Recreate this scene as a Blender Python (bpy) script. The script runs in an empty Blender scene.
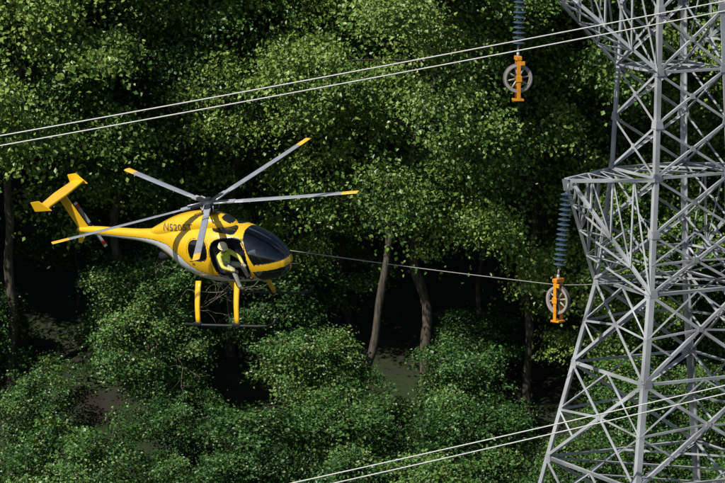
import bpy, bmesh, math, random
import numpy as np
from mathutils import Vector, Matrix
from mathutils.bvhtree import BVHTree
random.seed(5)
scene = bpy.context.scene
COL = scene.collection

# ---------------------------------------------------------------- materials
def new_mat(name):
    m = bpy.data.materials.new(name); m.use_nodes = True
    nt = m.node_tree
    return m, nt, nt.nodes, nt.links, nt.nodes['Principled BSDF']

def paint(name, col, rough=0.4, metal=0.0, coat=0.0, var=0.12, scale=6.0, bump=0.0):
    m, nt, N, L, b = new_mat(name)
    tc = N.new('ShaderNodeTexCoord')
    nz = N.new('ShaderNodeTexNoise'); nz.inputs['Scale'].default_value = scale
    nz.inputs['Detail'].default_value = 6
    L.new(tc.outputs['Object'], nz.inputs['Vector'])
    r = N.new('ShaderNodeValToRGB')
    r.color_ramp.elements[0].position = 0.3; r.color_ramp.elements[1].position = 0.7
    r.color_ramp.elements[0].color = (*[c*(1-var) for c in col], 1)
    r.color_ramp.elements[1].color = (*[min(1, c*(1+var)) for c in col], 1)
    L.new(nz.outputs['Fac'], r.inputs['Fac'])
    L.new(r.outputs['Color'], b.inputs['Base Color'])
    b.inputs['Roughness'].default_value = rough
    b.inputs['Metallic'].default_value = metal
    b.inputs['Coat Weight'].default_value = coat
    b.inputs['Coat Roughness'].default_value = 0.08
    if bump:
        bp = N.new('ShaderNodeBump'); bp.inputs['Strength'].default_value = bump
        L.new(nz.outputs['Fac'], bp.inputs['Height']); L.new(bp.outputs['Normal'], b.inputs['Normal'])
    return m

YELLOW = paint('yellow_paint', (0.84, 0.50, 0.012), 0.28, 0, 0.8, 0.05, 3)
WHITE = paint('white_paint', (0.74, 0.75, 0.75), 0.3, 0.0, 0.6, 0.06, 3)
BLACK = paint('black_rubber', (0.012, 0.012, 0.013), 0.5)
INTER = paint('interior_dark', (0.02, 0.021, 0.023), 0.8)
SEAT = paint('seat_fabric', (0.05, 0.05, 0.055), 0.9)
BLADE = paint('blade_grey', (0.26, 0.28, 0.31), 0.4, 0.0, 0, 0.15, 2)
BLADEL = paint('blade_root_metal', (0.45, 0.47, 0.5), 0.4, 0.3, 0, 0.1, 4)
TIPY = paint('blade_tip_yellow', (0.80, 0.45, 0.05), 0.45)
HUB = paint('hub_dark_metal', (0.035, 0.038, 0.045), 0.45, 0.4)
SKID = paint('skid_black', (0.02, 0.02, 0.022), 0.5)
REDM = paint('tail_rotor_red', (0.5, 0.07, 0.03), 0.45)
REG = paint('registration_letters', (0.16, 0.12, 0.10), 0.5)
STEEL = paint('galvanised_steel', (0.41, 0.43, 0.45), 0.5, 0.15, 0, 0.32, 1.1)
WIRE = paint('aluminium_wire', (0.62, 0.62, 0.60), 0.45, 0.2)
ROPE = paint('rope', (0.35, 0.34, 0.32), 0.8)
INSUL = paint('insulator_porcelain', (0.055, 0.09, 0.13), 0.2, 0, 0.5)
ORANGE = paint('orange_paint', (0.70, 0.27, 0.012), 0.45, 0, 0.2, .2, 9)
WHEEL = paint('wheel_dark', (0.13, 0.12, 0.11), 0.5, 0.2)
SPOKE = paint('wheel_spoke_grey', (0.38, 0.36, 0.33), 0.5, 0.2)
LINER = paint('wheel_liner', (0.08, 0.07, 0.06), 0.7)
SKINM = paint('skin', (0.45, 0.24, 0.16), 0.55)
HIVIS = paint('hivis_yellow', (0.52, 0.74, 0.05), 0.7, 0, 0, .2, 9)
SHIRT = paint('work_shirt', (0.62, 0.62, 0.12), 0.85, 0, 0, .25, 9)
STRIPE = paint('reflective_stripe', (0.75, 0.76, 0.74), 0.35)
TROUSER = paint('trousers_khaki', (0.36, 0.35, 0.30), 0.9, 0, 0, 0.25, 9)
BOOT = paint('boot_leather', (0.06, 0.035, 0.02), 0.7)
GLOVE = paint('glove_leather', (0.45, 0.36, 0.22), 0.8)
HELM = paint('helmet_yellow', (0.80, 0.74, 0.42), 0.3)
HELMO = paint('helmet_orange', (0.75, 0.38, 0.05), 0.35)
DKSHIRT = paint('pilot_shirt', (0.05, 0.06, 0.09), 0.8)
CONC = paint('concrete_footing', (.35, .34, .32), .9)

def glass_mat():
    m, nt, N, L, b = new_mat('tinted_canopy')
    N.remove(b)
    out = N['Material Output']
    t = N.new('ShaderNodeBsdfTransparent'); t.inputs['Color'].default_value = (0.42, 0.48, 0.54, 1)
    g = N.new('ShaderNodeBsdfGlossy'); g.inputs['Roughness'].default_value = 0.03
    g.inputs['Color'].default_value = (0.88, 0.95, 1, 1)
    f = N.new('ShaderNodeFresnel'); f.inputs['IOR'].default_value = 1.9
    mx = N.new('ShaderNodeMixShader')
    L.new(f.outputs[0], mx.inputs[0]); L.new(t.outputs[0], mx.inputs[1]); L.new(g.outputs[0], mx.inputs[2])
    L.new(mx.outputs[0], out.inputs['Surface'])
    return m
GLASS = glass_mat()

def leaf_mat(name, dark, mid, light):
    m, nt, N, L, b = new_mat(name)
    N.remove(b)
    out = N['Material Output']
    at = N.new('ShaderNodeAttribute'); at.attribute_name = 'rnd'
    oi = N.new('ShaderNodeObjectInfo')
    ad = N.new('ShaderNodeMath'); ad.operation = 'MULTIPLY_ADD'
    L.new(oi.outputs['Random'], ad.inputs[0]); ad.inputs[1].default_value = 0.60
    L.new(at.outputs['Fac'], ad.inputs[2])
    sb = N.new('ShaderNodeMath'); sb.operation = 'SUBTRACT'; sb.inputs[1].default_value = 0.27
    L.new(ad.outputs[0], sb.inputs[0])
    r = N.new('ShaderNodeValToRGB')
    e = r.color_ramp.elements
    e[0].color = (*dark, 1); e[0].position = 0.05
    e[1].color = (*light, 1); e[1].position = 0.97
    k = e.new(0.52); k.color = (*mid, 1)
    L.new(sb.outputs[0], r.inputs['Fac'])
    df = N.new('ShaderNodeBsdfDiffuse'); L.new(r.outputs['Color'], df.inputs['Color'])
    gl = N.new('ShaderNodeBsdfGlossy'); gl.inputs['Roughness'].default_value = .45; gl.inputs['Color'].default_value = (.9, .95, .85, 1)
    tr = N.new('ShaderNodeBsdfTranslucent'); L.new(r.outputs['Color'], tr.inputs['Color'])
    mx = N.new('ShaderNodeMixShader'); mx.inputs[0].default_value = 0.24
    L.new(df.outputs[0], mx.inputs[1]); L.new(tr.outputs[0], mx.inputs[2])
    m2 = N.new('ShaderNodeMixShader'); m2.inputs[0].default_value = 0.045
    L.new(mx.outputs[0], m2.inputs[1]); L.new(gl.outputs[0], m2.inputs[2])
    L.new(m2.outputs[0], out.inputs['Surface'])
    return m
LEAF = leaf_mat('leaves', (0.026, 0.075, 0.014), (0.080, 0.168, 0.024), (0.24, 0.345, 0.065))
LEAF2 = leaf_mat('shrub_leaves', (0.020, 0.066, 0.014), (0.052, 0.135, 0.024), (0.14, 0.25, 0.050))

def bark_mat(name, c0, c1):
    m, nt, N, L, b = new_mat(name)
    tc = N.new('ShaderNodeTexCoord'); mp = N.new('ShaderNodeMapping')
    mp.inputs['Scale'].default_value = (9, 9, 1.6)
    nz = N.new('ShaderNodeTexNoise'); nz.inputs['Scale'].default_value = 1.5; nz.inputs['Detail'].default_value = 8
    L.new(tc.outputs['Object'], mp.inputs[0]); L.new(mp.outputs[0], nz.inputs['Vector'])
    r = N.new('ShaderNodeValToRGB'); r.color_ramp.elements[0].position = .35; r.color_ramp.elements[1].position = .68
    r.color_ramp.elements[0].color = (*c0, 1); r.color_ramp.elements[1].color = (*c1, 1)
    L.new(nz.outputs['Fac'], r.inputs['Fac']); L.new(r.outputs['Color'], b.inputs['Base Color'])
    b.inputs['Roughness'].default_value = 0.95
    bp = N.new('ShaderNodeBump'); bp.inputs['Strength'].default_value = 0.8; bp.inputs['Distance'].default_value = .05
    L.new(nz.outputs['Fac'], bp.inputs['Height']); L.new(bp.outputs['Normal'], b.inputs['Normal'])
    return m
BARK = bark_mat('bark', (0.030, 0.025, 0.019), (0.115, 0.095, 0.070))
DEAD = bark_mat('dead_wood', (0.10, 0.08, 0.06), (0.24, 0.20, 0.16))

def ground_mat():
    m, nt, N, L, b = new_mat('forest_floor')
    tc = N.new('ShaderNodeTexCoord')
    nz = N.new('ShaderNodeTexNoise'); nz.inputs['Scale'].default_value = 0.8; nz.inputs['Detail'].default_value = 12
    L.new(tc.outputs['Object'], nz.inputs['Vector'])
    r = N.new('ShaderNodeValToRGB')
    r.color_ramp.elements[0].color = (0.016, 0.013, 0.008, 1); r.color_ramp.elements[0].position = .35
    r.color_ramp.elements[1].color = (0.018, 0.034, 0.008, 1); r.color_ramp.elements[1].position = .65
    L.new(nz.outputs['Fac'], r.inputs['Fac']); L.new(r.outputs['Color'], b.inputs['Base Color'])
    b.inputs['Roughness'].default_value = 1
    bp = N.new('ShaderNodeBump'); bp.inputs['Distance'].default_value = .2
    L.new(nz.outputs['Fac'], bp.inputs['Height']); L.new(bp.outputs['Normal'], b.inputs['Normal'])
    return m
GROUND = ground_mat()

# ---------------------------------------------------------------- helpers
def add_obj(name, me, parent=None):
    o = bpy.data.objects.new(name, me); COL.objects.link(o)
    if parent: o.parent = parent
    return o

def empty(name, mw=None):
    o = bpy.data.objects.new(name, None); COL.objects.link(o)
    o.empty_display_size = 0.3
    if mw is not None: o.matrix_world = mw
    return o

def np_mesh(name, V, Q, mats, mi=None, rnd=None, smooth=False):
    V = np.asarray(V, np.float32); Q = np.asarray(Q, np.int32)
    me = bpy.data.meshes.new(name)
    n = len(Q); k = Q.shape[1]
    me.vertices.add(len(V)); me.vertices.foreach_set('co', V.ravel())
    me.loops.add(n*k); me.loops.foreach_set('vertex_index', Q.ravel())
    me.polygons.add(n)
    me.polygons.foreach_set('loop_start', np.arange(n, dtype=np.int32)*k)
    me.polygons.foreach_set('loop_total', np.full(n, k, np.int32))
    for m in mats: me.materials.append(m)
    if mi is not None: me.polygons.foreach_set('material_index', np.asarray(mi, np.int32))
    if smooth is True: me.polygons.foreach_set('use_smooth', np.ones(n, bool))
    elif smooth is not False: me.polygons.foreach_set('use_smooth', smooth)
    me.update(calc_edges=True)
    if rnd is not None:
        a = me.attributes.new('rnd', 'FLOAT', 'FACE'); a.data.foreach_set('value', np.asarray(rnd, np.float32))
    me.validate()
    return me

def tube(path, rad, sides=8, cap=True):
    P = np.asarray(path, float); R = np.broadcast_to(np.asarray(rad, float), (len(P),))
    T = np.gradient(P, axis=0); T /= (np.linalg.norm(T, axis=1)[:, None]+1e-9)
    ref = np.array([0.13, 0.21, 0.97]) if abs(T[:, 2]).mean() < .75 else np.array([0.97, .21, .13])
    U = np.cross(T, ref); U /= np.linalg.norm(U, axis=1)[:, None]
    W = np.cross(T, U)
    a = np.linspace(0, 2*np.pi, sides, endpoint=False)
    V = P[:, None, :] + R[:, None, None]*(np.cos(a)[None, :, None]*U[:, None, :] + np.sin(a)[None, :, None]*W[:, None, :])
    n = len(P)
    V = V.reshape(-1, 3); Q = []
    for i in range(n-1):
        for j in range(sides):
            j2 = (j+1) % sides
            Q.append((i*sides+j, i*sides+j2, (i+1)*sides+j2, (i+1)*sides+j))
    return V, np.array(Q)

def merge(parts):
    Vs, Qs, off = [], [], 0
    for V, Q in parts:
        Vs.append(V); Qs.append(np.asarray(Q)+off); off += len(V)
    return np.concatenate(Vs), np.concatenate(Qs)

def fix_normals(me):
    bm = bmesh.new(); bm.from_mesh(me)
    es = [e for e in bm.edges if e.is_boundary]
    if es: bmesh.ops.holes_fill(bm, edges=es, sides=0)
    bmesh.ops.recalc_face_normals(bm, faces=bm.faces)
    bm.to_mesh(me); bm.free()

def tube_obj(name, path, rad, mat, parent=None, sides=10):
    V, Q = tube(path, rad, sides)
    me = np_mesh(name, V, Q, [mat], smooth=True)
    fix_normals(me)
    return add_obj(name, me, parent)

def box(name, loc, size, mat, parent=None, bevel=0.02, rot=(0, 0, 0), seg=2):
    bm = bmesh.new(); bmesh.ops.create_cube(bm, size=1)
    bmesh.ops.scale(bm, vec=size, verts=bm.verts)
    if bevel: bmesh.ops.bevel(bm, geom=bm.edges[:], offset=bevel, segments=seg, affect='EDGES', profile=.6)
    me = bpy.data.meshes.new(name); bm.to_mesh(me); bm.free(); me.materials.append(mat)
    o = add_obj(name, me, parent); o.location = loc; o.rotation_euler = rot
    return o

def lathe(name, prof, mat, parent=None, seg=24, loc=(0, 0, 0), rot=(0, 0, 0)):
    V, Q = [], []
    for r, z in prof:
        for j in range(seg):
            a = 2*math.pi*j/seg; V.append((r*math.cos(a), r*math.sin(a), z))
    for i in range(len(prof)-1):
        for j in range(seg):
            j2 = (j+1) % seg
            Q.append((i*seg+j, i*seg+j2, (i+1)*seg+j2, (i+1)*seg+j))
    me = np_mesh(name, V, Q, [mat], smooth=True)
    fix_normals(me)
    try: me.set_sharp_from_angle(angle=math.radians(40))
    except Exception: pass
    o = add_obj(name, me, parent); o.location = loc; o.rotation_euler = rot
    return o

def hermite(xk, yk, x):
    xk = np.asarray(xk, float); yk = np.asarray(yk, float)
    m = np.gradient(yk, xk)
    i = np.clip(np.searchsorted(xk, x)-1, 0, len(xk)-2)
    h = xk[i+1]-xk[i]; t = (x-xk[i])/h
    return ((2*t**3-3*t**2+1)*yk[i]+(t**3-2*t**2+t)*h*m[i]+(-2*t**3+3*t**2)*yk[i+1]+(t**3-t**2)*h*m[i+1])

# ---------------------------------------------------------------- terrain
def hz(x, y):
    if y < 118: b = 0.0
    elif y < 260: b = (y-118)*0.38
    else: b = 54 + (y-260)*0.05
    return b + 0.35*math.sin(x*.31+y*.13)+0.25*math.sin(x*.13-y*.37)
xs = np.unique(np.concatenate([np.linspace(-2500, -80, 18), np.linspace(-80, 80, 90), np.linspace(80, 2500, 18)]))
ys = np.unique(np.concatenate([np.linspace(-800, 60, 16), np.linspace(60, 270, 130), np.linspace(270, 4000, 24)]))
V = [(x, y, hz(x, y)) for y in ys for x in xs]
nx = len(xs); Q = [(j*nx+i, j*nx+i+1, (j+1)*nx+i+1, (j+1)*nx+i) for j in range(len(ys)-1) for i in range(nx-1)]
add_obj('ground', np_mesh('ground', V, Q, [GROUND], smooth=True))

# ---------------------------------------------------------------- trees
def leaves(rng, C, out, L0=0.15):
    n = len(C)
    Nn = rng.normal(size=(n, 3))*0.60 + np.array([0, 0, 0.80]) + out*0.5
    Nn /= np.linalg.norm(Nn, axis=1)[:, None]
    T = rng.normal(size=(n, 3)) + out*0.6 + np.array([0, 0, -.35])
    T -= (T*Nn).sum(1)[:, None]*Nn; T /= np.linalg.norm(T, axis=1)[:, None]
    B = np.cross(Nn, T)
    L = L0*rng.uniform(.6, 1.3, n)[:, None]; W = L*rng.uniform(.65, .95, n)[:, None]
    fold = rng.uniform(.02, .22, n)[:, None]*W
    V = np.empty((n, 4, 3))
    V[:, 0] = C - T*L*.5
    V[:, 1] = C + B*W*.5 + Nn*fold - T*L*.05
    V[:, 2] = C + T*L*.5 - Nn*fold*.5
    V[:, 3] = C - B*W*.5 + Nn*fold - T*L*.05
    return V.reshape(-1, 3), np.arange(n*4).reshape(-1, 4)

def make_tree(name, seed, H, cb, R, nlimb, nspray, nleaf, leafL=.15, r0=.24, mat=LEAF, lean=(0, 0), spread=.52, sz=1.0, wob=.19):
    rng = np.random.default_rng(seed)
    parts = []
    t = np.linspace(0, 1, 14)
    wx = np.cumsum(rng.normal(0, wob, 14)) * (H/20); wy = np.cumsum(rng.normal(0, wob, 14))*(H/20)
    P = np.stack([wx-wx[0]+lean[0]*t, wy-wy[0]+lean[1]*t, t*H*.93-.3], 1)
    tt = np.linspace(0, 1, 40)
    P = np.stack([hermite(t, P[:, k], tt) for k in range(3)], 1); t = tt
    Rr = (r0*(1-t)**.75+.02)*(1+.08*np.sin(t*60+seed)); Rr[0] *= 1.35
    parts.append(tube(P, Rr, 9))
    LC, LO, LR = [], [], []
    for i in range(nlimb):
        f = (i+rng.uniform(0, 1))/nlimb
        hs = cb*.85 + (H*.9-cb*.85)*f**.9
        k = hs/(H*.93)
        s = np.array([np.interp(k, t, P[:, 0]), np.interp(k, t, P[:, 1]), hs])
        az = i*2.39996+rng.uniform(-.4, .4)
        env = math.sin(math.pi*min(.97, .22+.72*f))**.6
        ln = R*env*rng.uniform(.6, 1.15)
        rise = ln*rng.uniform(.05, .65)*(1.25 if f > .7 else 1)
        d = np.array([math.cos(az), math.sin(az), 0])
        u = np.linspace(0, 1, 7)
        side = np.array([-d[1], d[0], 0])*rng.normal(0, .12)*ln
        LP = s + d*ln*u[:, None] + np.array([0, 0, 1])*(rise*u**.8 - ln*.12*u**2)[:, None] + side*(u**2)[:, None] + rng.normal(0, .07, (7, 3))*u[:, None]
        rl = max(.03, .07*(1-f*.6)*r0/.2)
        parts.append(tube(LP, rl*(1-u*.85)+.006, 5))
        ltone = rng.uniform(.28, .66)
        for j in range(nspray):
            q = rng.uniform(.4, 1.08) if j else 1.0
            c0 = np.array([np.interp(min(q, 1), u, LP[:, m]) for m in range(3)])
            off = rng.normal(0, 1, 3)*np.array([spread, spread, spread*.8])*(R/4.2) + np.array([0, 0, .05])
            c = c0+off
            TP = np.linspace(c0, c, 4); TP[1:3] += rng.normal(0, .05, (2, 3))
            parts.append(tube(TP, np.array([.022, .016, .011, .005])*r0/.2+.002, 3))
            n = int(nleaf*rng.uniform(.3, 1.6)); sc = (n/nleaf)**.5*(R/4.2)**.6*sz
            ax = rng.uniform(0, np.pi); g = rng.normal(0, 1, (n, 3))
            gx = g[:, 0]*.50*sc; gy = g[:, 1]*.36*sc
            p = np.stack([gx*np.cos(ax)-gy*np.sin(ax), gx*np.sin(ax)+gy*np.cos(ax), g[:, 2]*.21*sc - .42*(gx**2+gy**2)/sc], 1)+c
            ctr = np.array([P[-1, 0]*.5, P[-1, 1]*.5, (cb+H)/2])
            o = p-ctr; o /= np.linalg.norm(o, axis=1)[:, None]
            LC.append(p); LO.append(o); LR.append(np.clip(rng.normal(ltone+rng.uniform(-.1, .1), .19, n), 0, 1))
    V1, Q1 = merge(parts)
    C = np.concatenate(LC); O = np.concatenate(LO); rr = np.concatenate(LR)
    V2, Q2 = leaves(rng, C, O, leafL)
    V = np.concatenate([V1, V2]); Q = np.concatenate([Q1, Q2+len(V1)])
    mi = np.concatenate([np.zeros(len(Q1)), np.ones(len(Q2))]).astype(np.int32)
    rnd = np.concatenate([np.zeros(len(Q1)), rr])
    sm = mi == 0
    return np_mesh(name, V, Q, [BARK, mat], mi, rnd, smooth=sm)

TV = [make_tree('tree_mesh_a', 1, 20, 6.4, 4.3, 27, 9, 290, .13, .15),
      make_tree('tree_mesh_b', 2, 22, 7.0, 4.6, 29, 9, 290, .13, .16, lean=(1.0, .3)),
      make_tree('tree_mesh_c', 3, 18, 6.0, 4.0, 25, 9, 280, .135, .13, lean=(-.6, .2)),
      make_tree('tree_mesh_d', 4, 21, 6.2, 4.5, 29, 9, 300, .12, .15),
      make_tree('tree_mesh_e', 7, 19, 6.6, 4.2, 26, 9, 270, .15, .14)]
LEANT = make_tree('tree_mesh_lean', 11, 20, 7.2, 4.8, 30, 10, 290, .13, .125, lean=(4.2, -.4), wob=.26)
PV = [make_tree('sapling_mesh_a', 31, 8.5, 2.2, 2.7, 20, 7, 190, .135, .06, lean=(.4, 0), spread=.75),
      make_tree('sapling_mesh_b', 32, 7.2, 1.8, 2.5, 19, 7, 180, .125, .05, LEAF2, spread=.75),
      make_tree('sapling_mesh_c', 33, 10.0, 3.0, 2.8, 22, 7, 190, .13, .07, spread=.75)]
SV = [make_tree('shrub_mesh_a', 21, 4.5, .9, 2.1, 17, 6, 130, .13, .04, LEAF2, spread=.75, sz=1.1),
      make_tree('shrub_mesh_c', 23, 2.8, .3, 1.9, 15, 6, 120, .125, .04, LEAF2, spread=.85, sz=1.1)]
rr = random.Random(9)
def plant(name, me, x, y, s=1.0, rz=None, dz=0):
    o = add_obj(name, me); o.location = (x, y, hz(x, y)+dz-.05)
    o.rotation_euler = (0, 0, rr.uniform(0, 6.28) if rz is None else rz)
    o.scale = (s*rr.uniform(.94, 1.06), s*rr.uniform(.94, 1.06), s)
    return o
plant('deciduous_tree', LEANT, -1.0, 124.6, 1.0, 0.0)
front = [(-15.5, 126, 2), (-11.0, 126.0, 4), (-7.4, 127.6, 3), (-4.2, 128.0, 0), (2.0, 127.0, 1), (5.2, 126.0, 2), (8.8, 127.2, 4), (12.6, 126.0, 0), (16.6, 127.6, 3),
         (21, 127.5, 3), (25, 127, 1), (-20, 127, 1), (-24, 128, 4)]
for x, y, k in front:
    plant('deciduous_tree', TV[k], x, y, rr.uniform(.95, 1.06))
for yy, sp, off in ((131.5, 4.6, 1.5), (136, 4.9, 0), (141.5, 5.4, 2.1)):
    x = -29+off
    while x < 30:
        plant('deciduous_tree', rr.choice(TV), x+rr.uniform(-1, 1), yy+rr.uniform(-1.4, 1.4), rr.uniform(.85, 1.12))
        x += sp
for yy, sp, s0, s1 in ((125.2, 7.0, .6, .8), (129.6, 4.6, .7, 1.0)):
    x = -25
    while x < 26:
        if not (yy < 126 and -3.6 < x < 3.0):
            plant('sapling_tree', rr.choice(PV), x+rr.uniform(-.6, .6), yy+rr.uniform(-.9, .9), rr.uniform(s0, s1))
        x += sp*rr.uniform(.75, 1.3)
for yy, sp, ks, s0, s1 in ((118.6, 2.0, (1, 1, 0), .65, .9), (120.9, 2.9, (0, 1), .6, .85), (123.6, 4.6, (0, 1), .6, .85), (127.0, 5.5, (0,), .6, .9)):
    x = -24
    while x < 25:
        plant('understory_shrub', SV[rr.choice(ks)], x+rr.uniform(-.6, .6), yy+rr.uniform(-.8, .8), rr.uniform(s0, s1))
        x += sp*rr.uniform(.65, 1.45)

def dead_tree(name, x, y, seed, H=7, r=.05):
    rng = np.random.default_rng(seed); parts = []
    def grow(p, d, L, r, lev):
        n = 7; pts = [p]
        for i in range(n):
            d = d+rng.normal(0, .13, 3); d /= np.linalg.norm(d)
            pts.append(pts[-1]+d*L/n)
        parts.append(tube(np.array(pts), np.linspace(r, r*.3, n+1), 5))
        if lev < 3:
            for i in range(5 if lev < 2 else 3):
                k = rng.integers(2, n+1)
                dd = d+rng.normal(0, .75, 3); dd /= np.linalg.norm(dd)
                grow(pts[k], dd, L*rng.uniform(.35, .6), r*.5, lev+1)
    grow(np.array([0, 0, -.2]), np.array([.35, -.1, 1.0]), H, r, 0)
    Vv, Qq = merge(parts)
    o = add_obj(name, np_mesh(name, Vv, Qq, [DEAD], smooth=True)); o.location = (x, y, hz(x, y))
    return o
dead_tree('dead_tree', -7.0, 124.6, 4, 5.0, .04)

# ---------------------------------------------------------------- transmission tower
TX, TY = 7.67, 101.0
def Rz(z): return float(np.interp(z, [0, 6.1, 10.95, 13.7, 18.2, 26, 30.5], [4.86, 3.23, 1.93, 1.56, 1.32, 1.10, .12]))
ANG = [math.radians(a) for a in (162, 252, 342, 72)]
def leg(i, z):
    r = Rz(z); a = ANG[i % 4]
    return np.array([TX+r*math.cos(a), TY+r*math.sin(a), z])
tv, tf = [], []
def beam(p, q, w=.07, t=None, out=None):
    p = np.array(p, float); q = np.array(q, float)
    t = t or max(.008, w*.14)
    d = q-p; n = np.linalg.norm(d)
    if n < 1e-4: return
    d /= n
    o = np.array([TX, TY, (p[2]+q[2])/2]); o = (p+q)/2-o
    if out is not None: o = np.array(out, float)
    if np.linalg.norm(o) < .05: o = np.array([0, -1, .2])
    o = o-d*np.dot(o, d)
    if np.linalg.norm(o) < 1e-3: o = np.cross(d, [0.3, .5, .8])
    o /= np.linalg.norm(o); s = np.cross(d, o)
    big = w > .095
    u = -(o+s)/math.sqrt(2) if big else -o
    v = -(o-s)/math.sqrt(2) if big else s
    prof = [(0, 0), (w, 0), (w, t), (t, t), (t, w), (0, w)]
    b = len(tv)
    for e in (p, q):
        for (a1, a2) in prof:
            tv.append(tuple(e+u*a1+v*(a2-(0 if big else w/2))))
    for i in range(6):
        j = (i+1) % 6
        tf.append((b+i, b+j, b+6+j, b+6+i))
    tf.append(tuple(b+i for i in (5, 4, 3, 2, 1, 0))); tf.append(tuple(b+6+i for i in range(6)))
def plate(c, d, nrm, s=.3):
    d = np.array(d)/np.linalg.norm(d); nrm = np.array(nrm)/np.linalg.norm(nrm)
    e = np.cross(nrm, d); b = len(tv); c = np.array(c)
    for k in (-.006, .006):
        for x, y in ((-.5, -.35), (.5, -.35), (.35, .5), (-.35, .5)):
            tv.append(tuple(c+d*x*s+e*y*s+nrm*(k+.014)))
    tf.extend([(b+3, b+2, b+1, b), (b+4, b+5, b+6, b+7), (b, b+1, b+5, b+4), (b+1, b+2, b+6, b+5), (b+2, b+3, b+7, b+6), (b+3, b, b+4, b+7)])
levels = [0, 3.3, 6.3, 8.8, 10.95, 12.4, 13.8, 15.1, 16.4, 17.9, 19.3, 21.0, 22.6, 24.3, 26.0, 28.0, 30.3]
for i in range(4):
    for a, b in zip(levels[:-1], levels[1:]):
        w = .15 if a < 10 else (.125 if a < 19 else .11)
        beam(leg(i, a), leg(i, b), w, .02)
    for k, (a, b) in enumerate(zip(levels[:-1], levels[1:])):
        p0, p1, q0, q1 = leg(i, a), leg(i+1, a), leg(i, b), leg(i+1, b)
        w = .08 if a < 10 else .06
        beam(p0, q1, w); beam(p1, q0, w)
        fn = (p0+p1)/2-np.array([TX, TY, a]); fn = fn/np.linalg.norm(fn)
        if b in (6.3, 10.95, 13.8, 16.4, 19.3, 22.6, 26.0): beam(q0, q1, w)
        wd = np.linalg.norm(p1-p0); wu = np.linalg.norm(q1-q0); fr = wd/(wd+wu)
        X = p0+(q1-p0)*fr
        plate(X, (1*(p1-p0)), fn, .16)
        plate(q0+(q1-q0)*.04, q1-q0, fn, .24); plate(q1+(q0-q1)*.04, q1-q0, fn, .24)
        if a < 11:   # redundant bracing
            for (l0, l1) in ((p0, q0), (p1, q1)):
                ml = (l0+l1)/2
                beam(ml, X, .05)
                beam(ml, l0+(X-l0)*.5, .04); beam(ml, l1+(X-l1)*.5, .04)
            beam((q0+q1)/2, q0+(X-q0)*.5, .04); beam((q0+q1)/2, q1+(X-q1)*.5, .04)
            if a < 10.9: beam(q0, q1, .07)
for z in (3.3, 6.3, 10.95, 13.8, 16.4, 19.3, 22.6, 26.0):   # plan bracing
    for i in (0, 1): beam(leg(i, z), leg(i+2, z), .055, out=(0, 0, 1))
    m = [(leg(i, z)+leg(i+1, z))/2 for i in range(4)]
    for i in range(4): beam(m[i], m[(i+1) % 4], .045, out=(0, 0, 1))
AD = np.array([math.cos(math.radians(207)), math.sin(math.radians(207)), 0])
PD = np.array([-AD[1], AD[0], 0])
def arm(sgn, L, zt, zb, ztip):
    d = AD*sgn
    c = np.array([TX, TY, 0]); tip = c+d*L+np.array([0, 0, ztip])
    ids = (0, 1) if sgn > 0 else (2, 3)
    T = [leg(i, zt) for i in ids]; B = [leg(i, zb) for i in ids]
    tips = []
    for k in (0, 1):
        tk = tip+(T[k]-c-np.array([0, 0, zt])-d*np.dot(T[k]-c, d))*.10
        tips.append(tk)
        beam(T[k], tk, .085, out=(0, 0, 1)); beam(B[k], tk+[0, 0, -.10], .09, out=(0, 0, -1))
    n = max(3, int(L/1.0))+1
    pt = [[T[k]+(tips[k]-T[k])*s for s in np.linspace(0, 1, n+1)] for k in (0, 1)]
    pb = [[B[k]+(tips[k]-B[k])*s for s in np.linspace(0, 1, n+1)] for k in (0, 1)]
    for j in range(n):
        for k in (0, 1):
            if j: beam(pt[k][j], pb[k][j], .045)
            if j < n-1: beam(pb[k][j], pt[k][j+1], .045)
        if j:
            beam(pt[0][j], pt[1][j], .045, out=(0, 0, 1)); beam(pb[0][j], pb[1][j], .045, out=(0, 0, 1))
        if j < n-1:
            beam(pt[0][j], pt[1][j+1], .04, out=(0, 0, 1)); beam(pb[1][j], pb[0][j+1], .04, out=(0, 0, 1))
            beam(pb[0][j], pb[1][j+1], .04, out=(0, 0, 1))
    beam(tips[0], tips[1], .09, out=(0, 0, 1))
    plate((tips[0]+tips[1])/2+[0, 0, -.12], d, PD, .34)
    return (tips[0]+tips[1])/2
tipM = arm(1, 2.93, 13.8, 10.95, 13.78); arm(-1, 2.93, 13.8, 10.95, 13.78)
tipU = arm(1, 4.26, 19.3, 16.4, 19.35); arm(-1, 4.26, 19.3, 16.4, 19.35)
arm(1, 3.2, 26.0, 24.3, 26.1); arm(-1, 3.2, 26.0, 24.3, 26.1)
me = bpy.data.meshes.new('lattice'); me.from_pydata(tv, [], tf); me.materials.append(STEEL)
tower = empty('transmission_tower')
add_obj('steel_lattice', me, tower)
for i in range(4):
    p = leg(i, 0); box('footing', (p[0], p[1], .05), (.8, .8, .7), CONC, tower, .04)

# ---------------------------------------------------------------- insulators and stringing sheaves
def insulator(top, bot):
    top = Vector(top); bot = Vector(bot); L = (top-bot).length
    e = empty('insulator_string'); e.location = top
    e.rotation_euler = (bot-top).to_track_quat('-Z', 'Y').to_euler()
    tube_obj('shackle', [(0, 0, .03), (0, 0, -.2)], .03, STEEL, e)
    n = int((L-.3)/.125); prof = []
    for i in range(n):
        z = -.18-i*.125
        prof += [(.045, z), (.055, z-.03), (.155, z-.062), (.158, z-.075), (.11, z-.083), (.05, z-.088), (.03, z-.1), (.03, z-.12)]
    lathe('discs', prof, INSUL, e, 20)
    tube_obj('lower_link', [(0, 0, -.18-n*.125), (0, 0, -L)], .025, STEEL, e)

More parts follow.
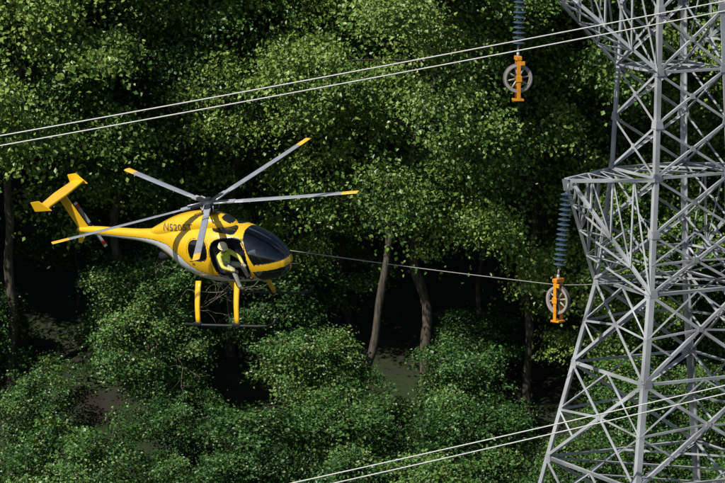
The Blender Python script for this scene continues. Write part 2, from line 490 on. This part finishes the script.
def sheave(c, yaw):
    """stringing block: spoked wheel on its axle inside a strap frame"""
    e = empty('stringing_pulley'); e.location = c; e.rotation_euler = (0, 0, yaw)
    R = .345
    prof = [(R-.055, -.05), (R, -.055), (R+.02, -.045), (R-.02, -.012), (R-.02, .012), (R+.02, .045), (R, .055), (R-.055, .05), (R-.055, -.05)]
    V, Q = [], []; seg = 48; n = len(prof)
    for r, y in prof:
        for j in range(seg):
            a = 2*math.pi*j/seg; V.append((r*math.cos(a), y, r*math.sin(a)))
    for i in range(n-1):
        for j in range(seg):
            j2 = (j+1) % seg; Q.append((i*seg+j, i*seg+j2, (i+1)*seg+j2, (i+1)*seg+j))
    mi = [1 if i in (0,) else 0 for i in range(n-1) for j in range(seg)]
    add_obj('rim', np_mesh('rim', V, Q, [WHEEL, SPOKE], mi, smooth=False), e)
    V2 = []
    for r, y in ((R-.075, -.03), (R-.057, -.04), (R-.057, .04), (R-.075, .03), (R-.075, -.03)):
        for j in range(seg):
            a = 2*math.pi*j/seg; V2.append((r*math.cos(a), y, r*math.sin(a)))
    Q2 = [(i*seg+j, i*seg+(j+1) % seg, (i+1)*seg+(j+1) % seg, (i+1)*seg+j) for i in range(4) for j in range(seg)]
    add_obj('inner_rim', np_mesh('inner_rim', V2, Q2, [SPOKE]), e)
    for k in range(8):
        a = k*math.pi/4+.2
        tube_obj('spoke', [(.05*math.cos(a), 0, .05*math.sin(a)), ((R-.05)*math.cos(a), 0, (R-.05)*math.sin(a))], [.028, .018], SPOKE, e, 6)
    lathe('hub', [(.03, -.10), (.075, -.09), (.085, -.04), (.085, .04), (.075, .09), (.03, .10)], LINER, e, 16, rot=(math.pi/2, 0, 0))
    for s in (-1, 1):
        box('side_strap', (0, s*.125, -.03), (.095, .022, 1.02), ORANGE, e, .006)
        box('strap_boss', (0, s*.14, 0), (.15, .02, .15), ORANGE, e, .008)
    box('head_yoke', (0, 0, .50), (.15, .29, .10), ORANGE, e, .015)
    box('foot_tie', (0, 0, -.52), (.26, .27, .05), ORANGE, e, .01)
    box('latch', (.09, -.13, .38), (.12, .05, .10), ORANGE, e, .01)
    tube_obj('swivel', [(0, 0, .53), (0, 0, .64)], .035, STEEL, e)
    return e
cU = (3.79, 99.1, 16.33); cM = (4.84, 99.7, 10.74)
insulator(tuple(tipU+np.array([0, 0, -.15])), (3.79, 99.1, 16.95)); sheave(cU, 0.15)
insulator(tuple(tipM+np.array([0, 0, -.15])), (4.84, 99.7, 11.36)); sheave(cM, -.75)

# ---------------------------------------------------------------- conductors
def wire(name, f, x0, x1, r, mat, parent=None):
    xs = np.linspace(x0, x1, 90)
    return tube_obj(name, [f(x) for x in xs], r, mat, parent, 8)
wire('power_line', lambda x: (x, 97.0, 16.78+.187*x+.0005*x*x), -60, 60, .016, WIRE)
wire('power_line', lambda x: (x, 97.1, 16.53+.187*x+.0005*x*x), -60, 60, .016, WIRE)
wire('power_line', lambda x: (x, 97.0, 7.09+.226*x+.0006*x*x), -29, 60, .016, WIRE)
wire('power_line', lambda x: (x, 97.1, 6.84+.229*x+.0006*x*x), -29, 60, .016, WIRE)

# ---------------------------------------------------------------- helicopter
n_w = Vector((-.19, -.207, .964)).normalized(); f_w = Vector((.87, -.494, .078))
f_w = (f_w-n_w*f_w.dot(n_w)).normalized(); l_w = n_w.cross(f_w)
HM = Matrix(((f_w.x, l_w.x, n_w.x, -3.80), (f_w.y, l_w.y, n_w.y, 100.0), (f_w.z, l_w.z, n_w.z, 13.13), (0, 0, 0, 1)))
heli = empty('helicopter', HM)

ST = np.array([  # x, zc, half width, half height
 (-4.05, -.76, .065, .07), (-3.6, -.78, .10, .105), (-2.8, -.84, .12, .13), (-2.1, -.90, .15, .17), (-1.7, -.95, .21, .25), (-1.35, -1.02, .34, .41),
 (-.95, -1.12, .53, .59), (-.5, -1.20, .65, .72), (0, -1.25, .70, .78), (.5, -1.28, .70, .76), (1.0, -1.34, .66, .68),
 (1.4, -1.42, .57, .57), (1.7, -1.49, .44, .43), (1.88, -1.54, .29, .28), (1.965, -1.56, .16, .15), (2.0, -1.57, .02, .02)])
def loft(ST, nxs, M, npow, xsamp=None):
    x = xsamp if xsamp is not None else np.linspace(ST[0, 0], ST[-1, 0], nxs)
    zc, w, h = (hermite(ST[:, 0], ST[:, k], x) for k in (1, 2, 3))
    w = np.maximum(w, .004); h = np.maximum(h, .004)
    a = np.linspace(0, 2*np.pi, M, endpoint=False)
    ca, sa = np.cos(a), np.sin(a)
    Y = np.sign(ca)*np.abs(ca)**(2/npow); Z = np.sign(sa)*np.abs(sa)**(2/npow)
    V = np.stack([np.broadcast_to(x[:, None], (len(x), M)), w[:, None]*Y, zc[:, None]+h[:, None]*Z], 2)
    I = np.arange(len(x)-1)[:, None]; J = np.arange(M)[None, :]; J2 = (J+1) % M
    Q = np.stack([I*M+J, I*M+J2, (I+1)*M+J2, (I+1)*M+J], 2).reshape(-1, 4)
    V = V.reshape(-1, 3)
    q = Q[len(Q)//2]; nn = np.cross(V[q[1]]-V[q[0]], V[q[2]]-V[q[0]]); cc = V[q].mean(0)-np.array([V[q].mean(0)[0], 0, np.interp(V[q].mean(0)[0], x, zc)])
    if nn@cc < 0: Q = Q[:, ::-1]
    return V, Q
xsamp = np.concatenate([np.linspace(-4.05, -1.5, 60, endpoint=False), np.linspace(-1.5, 1.7, 230, endpoint=False), 1.7+.3*np.sin(np.linspace(0, np.pi/2, 36))])
V, Q = loft(ST, 0, 220, 2.25, xsamp)
FC = V[Q].mean(1); fx, fy, fz = FC.T
def SE(u, v, cu, cv, a, b, n=3.2): return np.abs((u-cu)/a)**n+np.abs((v-cv)/b)**n < 1
def door(g): return SE(fx+.12*(fz+1.25), fz, .66, -1.28, .47+g, .54+g, 3.4)
mi = np.zeros(len(Q), int)     # 0 yellow 1 white 2 black 3 interior(for inner shell)
curve = np.array([(-4.1, -.83), (-2.6, -.95), (-1.75, -1.01), (-1.25, -1.10), (-.92, -1.28), (-.68, -1.50), (-.38, -1.70), (.0, -1.82), (.6, -1.90), (1.2, -1.88), (1.7, -1.73)])
dist = np.full(len(Q), 9.)
for (p, q) in zip(curve[:-1], curve[1:]):
    d = q-p; t = np.clip(((fx-p[0])*d[0]+(fz-p[1])*d[1])/(d@d), 0, 1)
    dist = np.minimum(dist, np.hypot(fx-p[0]-d[0]*t, fz-p[1]-d[1]*t))
bw = np.interp(fx, [-4, -1.7, -1.1, -.4, .5, 1.7], [.045, .08, .13, .15, .12, .04])
mi[dist < bw+.013] = 2; mi[dist < bw] = 1
hole = door(0) & (fy < 0)
mi[door(.018) & (fy < 0)] = 2
rearS = SE(fx, fz, -.20, -1.02, .26, .25); rearD = SE(fx, fz, -.20, -1.25, .345, .53, 3.4)
rearDi = SE(fx, fz, -.20, -1.25, .335, .52, 3.4)
mi[rearD & ~rearDi] = 2
mi[SE(fx, fz, -.20, -1.02, .28, .27)] = 2
portG = door(-.05) & (fz > -1.42) & (fy > 0); mi[door(0) & ~door(-.015) & (fy > 0)] = 2
wl = 1.31-.42*(fz+1.4)
wind = (fx > wl) & (fz > -1.40) & (np.abs(fy) > .022)
windS = (fx > wl-.022) & (fz > -1.42)
chin = (fx > 1.25-.25*(fz+1.6)) & (fz < -1.61) & (fz > -1.90) & (np.abs(fy) > .07)
chinS = (fx > 1.23-.25*(fz+1.6)) & (fz < -1.59) & (fz > -1.92) & (np.abs(fy) > .05)
mi[windS & ~(door(.0) & (fy < 0))] = 2; mi[chinS] = 2
oh = SE(fx, np.abs(fy), .48, .235, .30, .17, 4) & (fz > -1.2); ohS = SE(fx, np.abs(fy), .48, .235, .325, .19, 4) & (fz > -1.2)
mi[ohS] = 2
glassm = (rearS | portG | wind | chin | oh) & ~hole
body = ~hole & ~glassm
def drop_loose(me):
    bm = bmesh.new(); bm.from_mesh(me)
    bmesh.ops.delete(bm, geom=[v for v in bm.verts if not v.link_faces], context='VERTS'); bm.to_mesh(me); bm.free()
me = np_mesh('fuselage_shell', V, Q[body], [YELLOW, WHITE, BLACK, INTER], mi[body], smooth=True); drop_loose(me)
shell = add_obj('fuselage_shell', me, heli)
sm = shell.modifiers.new('thick', 'SOLIDIFY'); sm.thickness = .03; sm.offset = -1; sm.material_offset = 3; sm.material_offset_rim = 2
me = np_mesh('canopy_glass', V, Q[glassm], [GLASS], smooth=True); drop_loose(me)
add_obj('canopy_glass', me, heli)
# mast / engine fairing
SF = np.array([(-2.0, -.84, .06, .06), (-1.65, -.78, .18, .17), (-1.2, -.66, .30, .25), (-.75, -.57, .36, .28), (-.25, -.52, .37, .27), (.1, -.52, .33, .25),
               (.4, -.56, .26, .20), (.62, -.62, .17, .13), (.75, -.66, .03, .03)])
Vf, Qf = loft(SF, 90, 90, 2.4)
FCf = Vf[Qf].mean(1)
mif = np.zeros(len(Qf), int)
mif[SE(FCf[:, 0], FCf[:, 1], .48, 0, .14, .16, 3) & (FCf[:, 2] > -.56)] = 2    # engine air inlet
fair = np_mesh('engine_fairing', Vf, Qf, [YELLOW, WHITE, BLACK], mif, smooth=True)
add_obj('engine_fairing', fair, heli)
bvh = BVHTree.FromPolygons([tuple(v) for v in Vf], [tuple(int(i) for i in q) for q in Qf])
for side in (-1, 1):
    cu = bpy.data.curves.new('registration', 'FONT'); cu.body = 'N5205T'; cu.size = .27; cu.extrude = .003
    cu.align_x = 'CENTER'; cu.align_y = 'CENTER'; cu.space_character = 1.05
    to = bpy.data.objects.new('tmp_text', cu); COL.objects.link(to)
    bpy.context.view_layer.update()
    tm = bpy.data.meshes.new_from_object(to.evaluated_get(bpy.context.evaluated_depsgraph_get()))
    bpy.data.objects.remove(to)
    bm = bmesh.new(); bm.from_mesh(tm)
    bmesh.ops.triangulate(bm, faces=bm.faces)
    for _ in range(3):
        bmesh.ops.subdivide_edges(bm, edges=[e for e in bm.edges if e.calc_length() > .05], cuts=1)
        bmesh.ops.triangulate(bm, faces=bm.faces)
    for v in bm.verts:
        lx = v.co.x*(1 if side < 0 else -1); ex = v.co.z
        X = -.86+lx; Z = -.53+v.co.y*.85+.06*(lx)
        hit = bvh.ray_cast(Vector((X, side*2, Z)), Vector((0, -side, 0)))
        yy = hit[0].y if hit[0] else side*.25
        v.co = (X, yy+side*(.012+ex), Z)
    bm.to_mesh(tm); bm.free(); tm.materials.clear(); tm.materials.append(REG)
    add_obj('registration_letters', tm, heli)

tube_obj('exhaust_pipe', [(-1.15, 0, -1.32), (-1.55, 0, -1.42), (-1.72, 0, -1.46)], [.12, .12, .13], HUB, heli, 16)
tube_obj('whip_antenna', [(-.6, 0, -1.92), (-.85, 0, -2.25)], .008, BLACK, heli, 6)
tube_obj('pitot_tube', [(1.95, 0, -1.6), (2.2, 0, -1.62)], .012, HUB, heli, 8)
tube_obj('door_handle', [(-.45, -.70, -1.28), (-.36, -.715, -1.28)], .012, BLACK, heli, 6)
# skids
for s in (-1, 1):
    zs = -2.87
    tube_obj('skid_tube', [(-.80, s*1.0, zs+.02), (-.3, s*1.0, zs), (.5, s*1.0, zs), (1.3, s*1.0, zs), (1.6, s*1.0, zs+.02), (1.78, s*1.0, zs+.09), (1.86, s*1.0, zs+.2)], .032, SKID, heli, 10)
    for xx in (-.45, .68):
        p0 = np.array([xx-.02, s*.50, -1.90]); p1 = np.array([xx+.02, s*.97, -2.84])
        d = (p1-p0)/np.linalg.norm(p1-p0); fwd = np.array([1., 0, 0]); side = np.cross(d, fwd)
        VV = []; m = 14
        for k, tt in enumerate(np.linspace(0, 1, 8)):
            c = p0+(p1-p0)*tt+np.array([0, s*.05*math.sin(math.pi*tt), 0]); ch = .085*(1-.2*tt)
            for j in range(m):
                a = 2*math.pi*j/m
                VV.append(c+fwd*ch*math.cos(a)+side*.038*math.sin(a)*(1+.3*math.cos(a)))
        QQ = [(i*m+j, i*m+(j+1) % m, (i+1)*m+(j+1) % m, (i+1)*m+j) for i in range(7) for j in range(m)]
        sme = np_mesh('strut', VV, QQ, [YELLOW], smooth=True); fix_normals(sme)
        add_obj('landing_gear_strut', sme, heli)
        box('strut_shoe', (xx+.02, s*1.0, zs+.03), (.22, .09, .07), HUB, heli, .015)
tube_obj('step', [(.2, .86, -2.45), (.95, .86, -2.45)], .02, SKID, heli, 8)
# tail
def slab(name, pts, axis, th, mat, parent, bev=.012):
    bm = bmesh.new(); ax = Vector(axis)
    a = [bm.verts.new(Vector(p)+ax*th/2) for p in pts]; b = [bm.verts.new(Vector(p)-ax*th/2) for p in pts]
    bm.faces.new(a); bm.faces.new(b[::-1])
    for i in range(len(pts)):
        j = (i+1) % len(pts); bm.faces.new((a[i], b[i], b[j], a[j]))
    bmesh.ops.recalc_face_normals(bm, faces=bm.faces)
    bmesh.ops.bevel(bm, geom=bm.edges[:], offset=bev, segments=2, affect='EDGES')
    me = bpy.data.meshes.new(name); bm.to_mesh(me); bm.free(); me.materials.append(mat)
    return add_obj(name, me, parent)
slab('upper_fin', [(-3.72, 0, -.72), (-4.02, 0, -.74), (-4.48, 0, .20), (-4.22, 0, .20)], (0, 1, 0), .06, YELLOW, heli)
slab('lower_fin', [(-3.78, 0, -.80), (-4.04, 0, -.80), (-4.14, 0, -1.12), (-4.03, 0, -1.14)], (0, 1, 0), .045, YELLOW, heli)
slab('stabiliser', [(-4.16, -.86, .21), (-4.50, -.86, .21), (-4.56, 0, .21), (-4.50, .86, .21), (-4.16, .86, .21), (-4.12, 0, .21)], (0, 0, 1), .05, YELLOW, heli)
for s in (-1, 1):
    slab('end_plate', [(-4.08, s*.875, .13), (-4.60, s*.875, .10), (-4.66, s*.905, .36), (-4.40, s*.905, .40)], (0, 1, 0), .03, YELLOW, heli, .008)
tube_obj('tail_rotor_shaft', [(-3.9, 0, -.77), (-3.9, .34, -.77)], .045, HUB, heli, 10)
for k in range(2):
    a = math.radians(118+180*k)
    d = np.array([math.cos(a), 0, math.sin(a)]); e = np.array([-math.sin(a), 0, math.cos(a)])
    c = np.array([-3.9, .34, -.77])
    for (r0, r1, m) in ((.05, .50, BLADE), (.50, .62, REDM), (.62, .68, WHITE)):
        slab('tail_rotor_blade', [tuple(c+d*r0-e*.055), tuple(c+d*r1-e*.055), tuple(c+d*r1+e*.055), tuple(c+d*r0+e*.055)], (0, 1, 0), .018, m, heli, .004)
# main rotor
tube_obj('mast', [(0, 0, -.40), (0, 0, .10)], .05, HUB, heli, 14)
lathe('swashplate', [(.06, -.24), (.20, -.23), (.22, -.20), (.22, -.17), (.17, -.15), (.06, -.14)], HUB, heli, 24)
lathe('rotor_hub', [(.05, -.07), (.15, -.06), (.19, -.02), (.19, .03), (.14, .07), (.09, .08), (.08, .13), (.03, .15)], HUB, heli, 24)
af = [(.5, 0), (.42, .3), (.25, .5), (0, .48), (-.3, .25), (-.5, 0.03), (-.5, -.03), (-.3, -.2), (0, -.38), (.25, -.4), (.42, -.25)]
for k in range(5):
    a = math.radians(7.6+72*k)
    be = empty('main_rotor_blade'); be.parent = heli; be.rotation_euler = (0, math.radians(-.8), a)
    rs = [.62, .72, .95, 1.5, 2.2, 2.9, 3.60, 3.6001, 4.0, 4.03]
    VV = []; m = len(af)
    for r in rs:
        ch = .185 if r > .9 else .13+.055*(r-.62)/.3
        if r > 4.02: ch = .16
        tw = math.radians(7-2*r)
        zf = .035*(r/4)**2
        for (u, v) in af:
            yy = u*ch; zz = v*.028
            VV.append((r, yy*math.cos(tw)-zz*math.sin(tw), zf+yy*math.sin(tw)+zz*math.cos(tw)))
    QQ, mm = [], []
    for i in range(len(rs)-1):
        for j in range(m):
            QQ.append((i*m+j, i*m+(j+1) % m, (i+1)*m+(j+1) % m, (i+1)*m+j))
            mm.append(1 if rs[i] < .75 else (2 if rs[i] >= 3.6 else 0))
    bme = np_mesh('blade', VV, QQ, [BLADE, BLADEL, TIPY], mm, smooth=True); fix_normals(bme)
    add_obj('blade_skin', bme, be)
    box('blade_grip', (.34, 0, .0), (.42, .13, .07), HUB, be, .02)
    box('root_fitting', (.60, 0, .005), (.22, .17, .045), BLADEL, be, .012)
    tube_obj('pitch_link', [(.24, .12, -.02), (.19, .09, -.19)], .014, BLADEL, be, 8)
    tube_obj('lead_lag_damper', [(.18, -.10, .01), (.52, -.11, .02)], .022, BLADEL, be, 8)
# interior
box('cabin_floor', (.55, 0, -1.83), (1.75, .80, .04), INTER, heli, .01)
box('aft_bulkhead', (.12, 0, -1.25), (.05, 1.14, 1.0), INTER, heli, .02)
for s in (-1, 1):
    box('seat_cushion', (.42, s*.33, -1.60), (.46, .44, .13), SEAT, heli, .04)
    box('seat_back', (.21, s*.33, -1.27), (.10, .44, .62), SEAT, heli, .04, (0, -.1, 0))
    box('seat_base', (.42, s*.33, -1.74), (.36, .34, .14), INTER, heli, .02)
box('instrument_pedestal', (1.34, 0, -1.55), (.20, .22, .50), INTER, heli, .03, (0, -.25, 0))
box('instrument_panel', (1.36, 0, -1.24), (.12, .34, .28), INTER, heli, .03, (0, -.25, 0))
tube_obj('cyclic_stick', [(.98, .33, -1.8), (.90, .33, -1.5), (.86, .33, -1.33)], .014, BLACK, heli, 8)
tube_obj('grab_bar', [(1.12, -.52, -1.75), (1.16, -.56, -1.3), (1.0, -.50, -.85)], .012, YELLOW, heli, 8)

# ---------------------------------------------------------------- people
def skin(verts, edges, rad, root=0, lev=2):
    me = bpy.data.meshes.new('tmp'); me.from_pydata([tuple(v) for v in verts], edges, [])
    o = bpy.data.objects.new('tmp', me); COL.objects.link(o)
    o.modifiers.new('s', 'SKIN')
    sv = me.skin_vertices[0].data
    for i, r in enumerate(rad):
        sv[i].radius = (r, r) if not isinstance(r, tuple) else r
        sv[i].use_root = (i == root)
    ss = o.modifiers.new('d', 'SUBSURF'); ss.levels = lev; ss.render_levels = lev
    bpy.context.view_layer.update()
    m2 = bpy.data.meshes.new_from_object(o.evaluated_get(bpy.context.evaluated_depsgraph_get()))
    Vv = [tuple(v.co) for v in m2.vertices]; Ff = [tuple(p.vertices) for p in m2.polygons]
    bpy.data.objects.remove(o)
    return Vv, Ff

LIPS = paint('lips', (.3, .12, .1), .6)
def person(name, J, mats, helmet, face_dir):
    """J: joints in cabin coordinates"""
    e = empty(name, HM)
    J = {k: np.array(v, float) for k, v in J.items()}
    vn, rad, ed, idx = [], [], [], {}
    def av(k, p, r): idx[k] = len(vn); vn.append(p); rad.append(r)
    av('pelvis', J['pelvis'], (.15, .13)); av('waist', (J['pelvis']*.55+J['chest']*.45), (.135, .115)); av('chest', J['chest'], (.155, .125))
    av('neckb', J['neck'], .065); av('neck', J['neck']*.5+J['head']*.5, .052)
    ed += [(0, 1), (1, 2), (2, 3), (3, 4)]
    for s in 'LR':
        for k, r in (('sh', .072), ('el', .05), ('wr', .034), ('pm', .036)):
            av(k+s, J[k+s], r)
        ed += [(idx['chest'], idx['sh'+s]), (idx['sh'+s], idx['el'+s]), (idx['el'+s], idx['wr'+s]), (idx['wr'+s], idx['pm'+s])]
        for k, r in (('hip', .10), ('kn', .068), ('an', .048), ('toe', .04)):
            av(k+s, J[k+s], r)
        mid = (J['hip'+s]+J['kn'+s])/2; av('th'+s, mid, .088); cm = J['kn'+s]*.62+J['an'+s]*.38; av('cf'+s, cm, .062)
        ed += [(0, idx['hip'+s]), (idx['hip'+s], idx['th'+s]), (idx['th'+s], idx['kn'+s]), (idx['kn'+s], idx['cf'+s]), (idx['cf'+s], idx['an'+s]), (idx['an'+s], idx['toe'+s])]
    Vv, Ff = skin(vn, ed, rad)
    segs = [('pelvis', 'chest', 1), ('chest', 'neckb', 1), ('neckb', 'neck', 0)]
    for s in 'LR':
        segs += [('chest', 'sh'+s, 1), ('sh'+s, 'el'+s, 2), ('el'+s, 'wr'+s, 2), ('wr'+s, 'pm'+s, 5), ('pelvis', 'hip'+s, 3), ('hip'+s, 'kn'+s, 3), ('kn'+s, 'an'+s, 3), ('an'+s, 'toe'+s, 4)]
    VA = np.array(Vv); mi = []
    up = J['neck']-J['pelvis']; ul = np.linalg.norm(up); up = up/ul
    for f in Ff:
        c = VA[list(f)].mean(0); best = 9; bm_ = 1
        for a, b, m in segs:
            p, q = vn[idx[a]], vn[idx[b]]; d = q-p; t = np.clip((c-p)@d/(d@d), 0, 1)
            ds = np.linalg.norm(c-p-d*t)
            if ds < best: best = ds; bm_ = m
        if bm_ == 1:
            h = (c-J['pelvis'])@up/ul
            if .28 < h < .38 or .55 < h < .63: bm_ = 6
            if h < .06: bm_ = 3
        mi.append(bm_)
    allV = list(Vv); allF = list(Ff)
    for s in 'LR':
        wr, pm = J['wr'+s], J['pm'+s]; d = (pm-wr)/np.linalg.norm(pm-wr)
        side = np.cross(d, [0, 0, 1.]); side /= np.linalg.norm(side); dn = np.cross(side, d)*(-1)
        if dn[2] > 0: dn = -dn
        for k, (o, ln) in enumerate(((-.030, .072), (-.010, .082), (.010, .078), (.030, .060))):
            b = pm+side*o
            ch = [pm-d*.01+side*o*.6, b+d*ln*.45, b+d*ln*.75+dn*ln*.35, b+d*ln*.7+dn*ln*.75]
            fv, ff = skin(ch, [(0, 1), (1, 2), (2, 3)], [.011, .0105, .0095, .008], 0, 1)
            off = len(allV); allV += fv; allF += [tuple(i+off for i in q) for q in ff]; mi += [5]*len(ff)
        sg = 1 if s == 'L' else -1
        ch = [wr+d*.02+side*sg*.02, wr+d*.05+side*sg*.05, wr+d*.085+side*sg*.055+dn*.02]
        fv, ff = skin(ch, [(0, 1), (1, 2)], [.014, .012, .010], 0, 1)
        off = len(allV); allV += fv; allF += [tuple(i+off for i in q) for q in ff]; mi += [5]*len(ff)
    me = bpy.data.meshes.new(name+'_body'); me.from_pydata(allV, [], allF)
    for m in mats: me.materials.append(m)
    for p, m in zip(me.polygons, mi): p.material_index = m; p.use_smooth = True
    add_obj('body', me, e)
    hd = empty('head_group'); hd.parent = e; hd.location = J['head']
    fd = Vector(face_dir).normalized(); hd.rotation_euler = fd.to_track_quat('X', 'Z').to_euler()
    bm = bmesh.new(); bmesh.ops.create_uvsphere(bm, u_segments=32, v_segments=24, radius=1)
    for v in bm.verts:
        x, y, z = v.co
        w = .078 if z > 0 else .078-.024*(-z)**1.2
        X = x*.098
        if z < -.1 and x > 0: X = x*(.098-.012*(-z))+.010*(-z)
        g = math.exp(-((y/.16)**2+((z+.12)/.22)**2))
        if x > 0: X += .026*g*max(0, x)
        for ey in (-.38, .38):
            if x > 0: X -= .012*math.exp(-(((y-ey)/.16)**2+((z-.05)/.12)**2))
        if x > 0: X += .006*math.exp(-((y/.25)**2+((z+.48)/.07)**2))
        v.co = (X, y*w, z*.122)
    me = bpy.data.meshes.new('head'); bm.to_mesh(me); bm.free(); me.materials.append(mats[0])
    for p in me.polygons: p.use_smooth = True
    add_obj('head', me, hd)
    for s in (-1, 1):
        lathe('eye', [(.001, -.011), (.008, -.008), (.011, 0), (.008, .008), (.001, .011)], BLACK, hd, 10, (.079, s*.03, .006))
        lathe('headset_cup', [(.01, -.022), (.036, -.02), (.042, 0), (.036, .02), (.01, .022)], BLACK, hd, 16, (0, s*.083, -.01), (math.pi/2, 0, 0))
        lathe('ear', [(.005, -.006), (.022, -.005), (.026, 0), (.022, .005), (.005, .006)], mats[0], hd, 12, (-.005, s*.078, -.02), (math.pi/2, 0, 0))
    tube_obj('mouth', [(.086, -.024, -.062), (.093, 0, -.064), (.086, .024, -.062)], .0045, LIPS, hd, 6)
    tube_obj('microphone_boom', [(.02, -.085, -.03), (.08, -.07, -.06), (.11, -.02, -.065)], .004, BLACK, hd, 6)
    prof = [(.128, .028), (.121, .034), (.117, .07), (.105, .11), (.075, .14), (.035, .156), (.001, .160)]
    h = lathe('helmet', prof, helmet, hd, 28); h.scale = (1.08, .92, .92); h.location = (-.004, 0, .0)
    box('helmet_brim', (.125, 0, .032), (.07, .15, .012), helmet, hd, .005, (0, .15, 0))
    return e

person('lineman', dict(
    pelvis=(.42, -.50, -1.44), chest=(.54, -.64, -1.14), neck=(.58, -.70, -1.01), head=(.62, -.745, -.88),
    shL=(.64, -.51, -1.07), elL=(.88, -.50, -1.24), wrL=(1.04, -.66, -1.32), pmL=(1.10, -.71, -1.34),
    shR=(.48, -.80, -1.10), elR=(.62, -.93, -1.33), wrR=(.85, -.88, -1.43), pmR=(.92, -.85, -1.45),
    hipL=(.48, -.42, -1.46), knL=(.93, -.54, -1.43), anL=(1.03, -.52, -1.76), toeL=(1.17, -.55, -1.80),
    hipR=(.46, -.60, -1.46), knR=(.84, -.82, -1.46), anR=(.96, -.86, -1.88), toeR=(1.09, -.90, -1.93)),
    [SKINM, HIVIS, SHIRT, TROUSER, BOOT, GLOVE, STRIPE], HELM, (.80, -.50, -.34))
person('pilot', dict(
    pelvis=(.38, .33, -1.46), chest=(.38, .33, -1.10), neck=(.40, .33, -.95), head=(.43, .33, -.81),
    shL=(.40, .50, -1.02), elL=(.55, .54, -1.26), wrL=(.74, .50, -1.42), pmL=(.80, .49, -1.44),
    shR=(.40, .16, -1.02), elR=(.58, .16, -1.24), wrR=(.80, .29, -1.34), pmR=(.86, .32, -1.35),
    hipL=(.42, .42, -1.47), knL=(.88, .42, -1.42), anL=(1.10, .42, -1.74), toeL=(1.24, .42, -1.775),
    hipR=(.42, .24, -1.47), knR=(.88, .24, -1.42), anR=(1.10, .24, -1.74), toeR=(1.24, .24, -1.775)),
    [SKINM, DKSHIRT, DKSHIRT, TROUSER, BOOT, SKINM, DKSHIRT], HELMO, (1, .05, -.05))

p0 = HM @ Vector((1.0, .70, -1.50))
P = [p0]
for t in np.linspace(0, 1, 14)[1:]:
    P.append(Vector((p0.x+(4.84-p0.x)*t, p0.y+(99.7-p0.y)*t, p0.z+(11.12-p0.z)*t-.03*math.sin(math.pi*t))))
for x in np.linspace(5.4, 40, 20):
    P.append(Vector((x, 99.7+(x-4.84)*.35, 11.10-(x-4.84)*.02+(x-4.84)**2*.002)))
tube_obj('tow_rope', [tuple(p) for p in P], .011, ROPE, None, 6)

# ---------------------------------------------------------------- light, world, camera
S = Vector((-.50, -.48, .72)).normalized()
ld = bpy.data.lights.new('sun', 'SUN'); ld.energy = 5.0; ld.angle = math.radians(.53); ld.color = (1, .95, .87)
lo = bpy.data.objects.new('sun', ld); COL.objects.link(lo); lo.location = (-30, 40, 80)
lo.rotation_euler = (-S).to_track_quat('-Z', 'Y').to_euler()
w = bpy.data.worlds.new('World'); scene.world = w; w.use_nodes = True
bg = w.node_tree.nodes['Background']; sk = w.node_tree.nodes.new('ShaderNodeTexSky')
sk.sky_type = 'NISHITA'; sk.sun_disc = False
sk.sun_elevation = math.asin(S.z); sk.sun_rotation = math.atan2(S.x, S.y)
w.node_tree.links.new(sk.outputs[0], bg.inputs[0]); bg.inputs[1].default_value = .07
cd = bpy.data.cameras.new('camera'); cd.lens = 203; cd.sensor_width = 36; cd.clip_end = 8000; cd.clip_start = 1
co = bpy.data.objects.new('camera', cd); COL.objects.link(co)
co.location = (0, 0, 28); co.rotation_euler = (math.radians(81), 0, 0)
scene.camera = co
scene.view_settings.view_transform = 'Standard'; scene.view_settings.look = 'None'
scene.view_settings.exposure = 0
